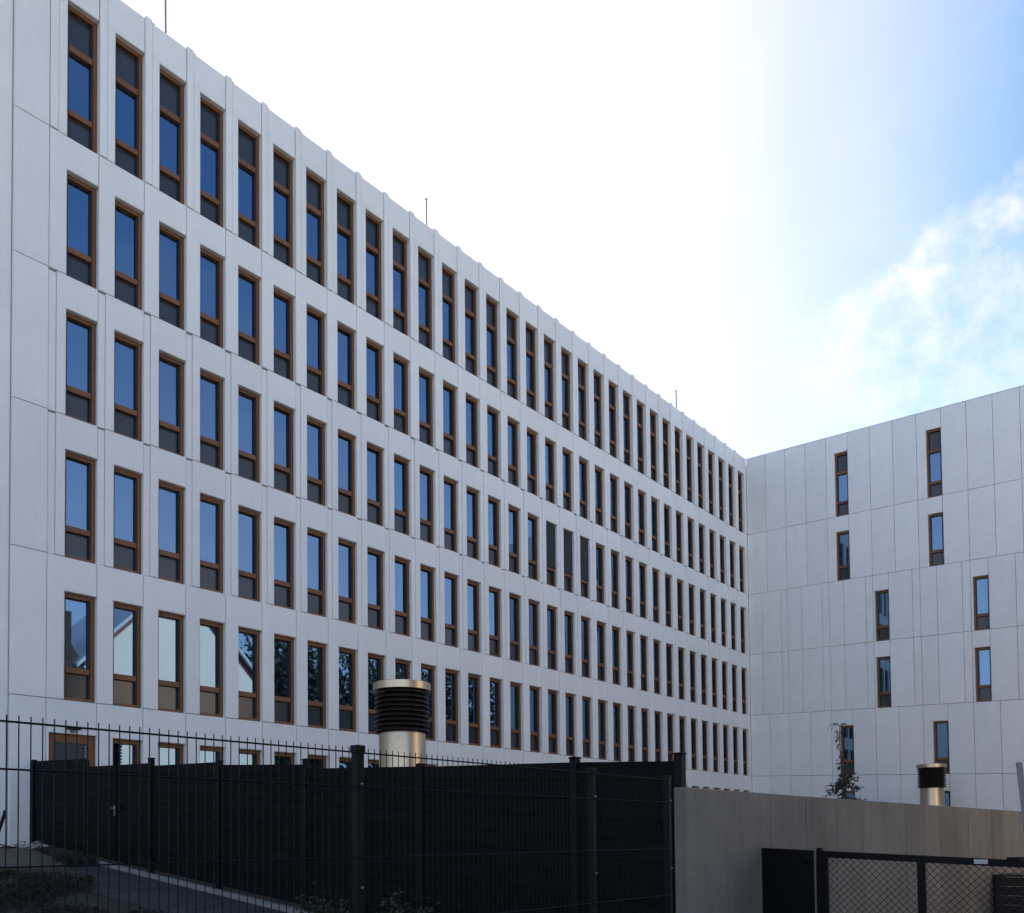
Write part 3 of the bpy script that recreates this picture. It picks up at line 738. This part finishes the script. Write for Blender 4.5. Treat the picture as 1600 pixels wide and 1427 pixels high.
# ------------------------------------------------------------------ across the street (seen mirrored in the windows)
def gable_house(x0, x1, y0_, y1_, eave, ridge, m, label, axis='x', verge=True, nm='gabled_house'):
    t = thing(nm, label, 'house', ((x0+x1)/2, (y0_+y1_)/2, 0))
    o = Vector(((x0+x1)/2, (y0_+y1_)/2, 0))
    bm = bmesh.new(); ym = (y0_+y1_)/2; xm = (x0+x1)/2
    if axis == 'x':       # gables face -x / +x
        prof = [(y0_, 0), (y1_, 0), (y1_, eave), (ym, ridge), (y0_, eave)]
        A = [bm.verts.new((x0-o.x, p[0]-o.y, p[1])) for p in prof]; B = [bm.verts.new((x1-o.x, p[0]-o.y, p[1])) for p in prof]
    else:
        prof = [(x0, 0), (x1, 0), (x1, eave), (xm, ridge), (x0, eave)]
        A = [bm.verts.new((p[0]-o.x, y0_-o.y, p[1])) for p in prof]; B = [bm.verts.new((p[0]-o.x, y1_-o.y, p[1])) for p in prof]
    bm.faces.new(A); bm.faces.new(list(reversed(B)))
    for i in range(5): bm.faces.new((A[i], A[(i+1) % 5], B[(i+1) % 5], B[i]))
    newobj('wall', finish(bm, 'house_wall', m), t)
    for sg in (0, 1):
        bm = bmesh.new()
        if axis == 'x':
            ye = y0_-0.5 if sg == 0 else y1_+0.5
            k = (ridge-eave)/(ym-y0_); ze = eave-0.5*k
            P = [(x0-0.35, ye, ze+0.02), (x1+0.35, ye, ze+0.02), (x1+0.35, ym, ridge+0.02), (x0-0.35, ym, ridge+0.02)]
        else:
            xe = x0-0.5 if sg == 0 else x1+0.5
            k = (ridge-eave)/(xm-x0); ze = eave-0.5*k
            P = [(xe, y0_-0.35, ze+0.02), (xe, y1_+0.35, ze+0.02), (xm, y1_+0.35, ridge+0.02), (xm, y0_-0.35, ridge+0.02)]
        lo = [bm.verts.new(Vector(p)-o) for p in P]; hi = [bm.verts.new(Vector(p)-o+Vector((0, 0, 0.25))) for p in P]
        bm.faces.new(lo); bm.faces.new(hi)
        for i in range(4): bm.faces.new((lo[i], lo[(i+1) % 4], hi[(i+1) % 4], hi[i]))
        newobj('roof', finish(bm, 'roof_slope', MT['metal_white'] if axis == 'x' else MT['tile']), t)
    if verge and axis == 'x':
        for ye in (y0_, y1_):
            bm = bmesh.new(); k = -0.30
            P = [(ye, eave+k), (ye, eave), (ym, ridge), (ym, ridge+k)]
            a_ = [bm.verts.new((x0-0.12-o.x, p[0]-o.y, p[1])) for p in P]; b_ = [bm.verts.new((x0-0.01-o.x, p[0]-o.y, p[1])) for p in P]
            bm.faces.new(a_); bm.faces.new(b_)
            for i in range(4): bm.faces.new((a_[i], a_[(i+1) % 4], b_[(i+1) % 4], b_[i]))
            newobj('verge_board', finish(bm, 'verge_board', MT['red']), t)
    return t, o
gable_house(8.0, 20, 20.6, 31.6, 11.6+0.3, 17.6, MT['plaster'], 'tall white gabled house with red verge boards mirrored in the lower windows')
dh2, o2 = gable_house(7.6, 18, 6.5, 20.3, 10.9, 15.6, MT['plaster_b'], 'dark roofed brown house with a chimney mirrored in the lowest left window', 'y', False)
newobj('chimney', boxmesh('chimney', MT['tile'], 10.2-o2.x, 11.2-o2.x, 19.0-o2.y, 19.8-o2.y, 13, 16.6), dh2)
newobj('dormer', boxmesh('dormer', MT['plaster_b'], 8.4-o2.x, 10.4-o2.x, 19.2-o2.y, 20.1-o2.y, 11.0, 14.6), dh2)
for yy in (8.2, 11.2, 14.2, 17.2):
    for zz in (2.0, 5.2, 8.3):
        w_ = newobj('window', boxmesh('far_window', MT['label'], 7.56-o2.x, 7.62-o2.x, yy-0.55-o2.y, yy+0.55-o2.y, zz-0.75, zz+0.75), dh2)
        newobj('pane', boxmesh('far_pane', MT['glass'], 7.53-o2.x, 7.555-o2.x, yy-0.47-o2.y, yy+0.47-o2.y, zz-0.67, zz+0.67), w_)

def tree_meshes(seed, h, r):
    R_ = random.Random(seed); bt, bf = bmesh.new(), bmesh.new()
    tube(bt, [(0, 0, -0.2), (0.1, 0, h*0.25), (0, 0.15, h*0.5), (0.1, 0, h*0.8)], [0.32, 0.24, 0.17, 0.05], 8)
    cl_ = []
    for i in range(60):
        a = R_.uniform(0, 6.28); zz = R_.uniform(0.3, 0.95)*h; rr = r*math.sin(math.pi*min(1, max(0.1, (zz/h-0.18)/0.85)))*R_.uniform(0.35, 0.95)
        c = Vector((rr*math.cos(a), rr*math.sin(a), zz)); cl_.append(c)
        tube(bt, [(0, 0, zz*0.7), c*0.5+Vector((0, 0, zz*0.42)), c], [0.09, 0.05, 0.02], 5)
        for _ in range(190):
            d = Vector([R_.gauss(0, 0.45*r*0.5) for _ in range(3)])
            leaf(bf, c+d, [R_.uniform(-1, 1) for _ in range(3)], 0.42, 0.30, 0)
    return finish(bt, 'tree_trunk', MT['bark']), finish(bf, 'tree_crown', MT['leaf'])
for i, (x, y, h, r, lab) in enumerate([(12.0, 37.5, 16.5, 5.0, 'tall dark broadleaf tree mirrored beside the white gable in the lower windows'),
                          (11.0, 46.0, 16.0, 5.2, 'broad dark tree mirrored in the middle lower windows'),
                          (12.0, 55.5, 17.0, 5.5, 'far dark tree mirrored in the lower windows nearer the corner'),
                          (11.0, 66.0, 16.0, 5.5, 'most distant dark tree across the street past the office')]):
    tm = tree_meshes(20+i, h, r)
    t = thing('broadleaf_tree', lab, 'tree', (x, y, 0), 'trees across the street')
    newobj('trunk', tm[0], t); newobj('crown', tm[1], t)
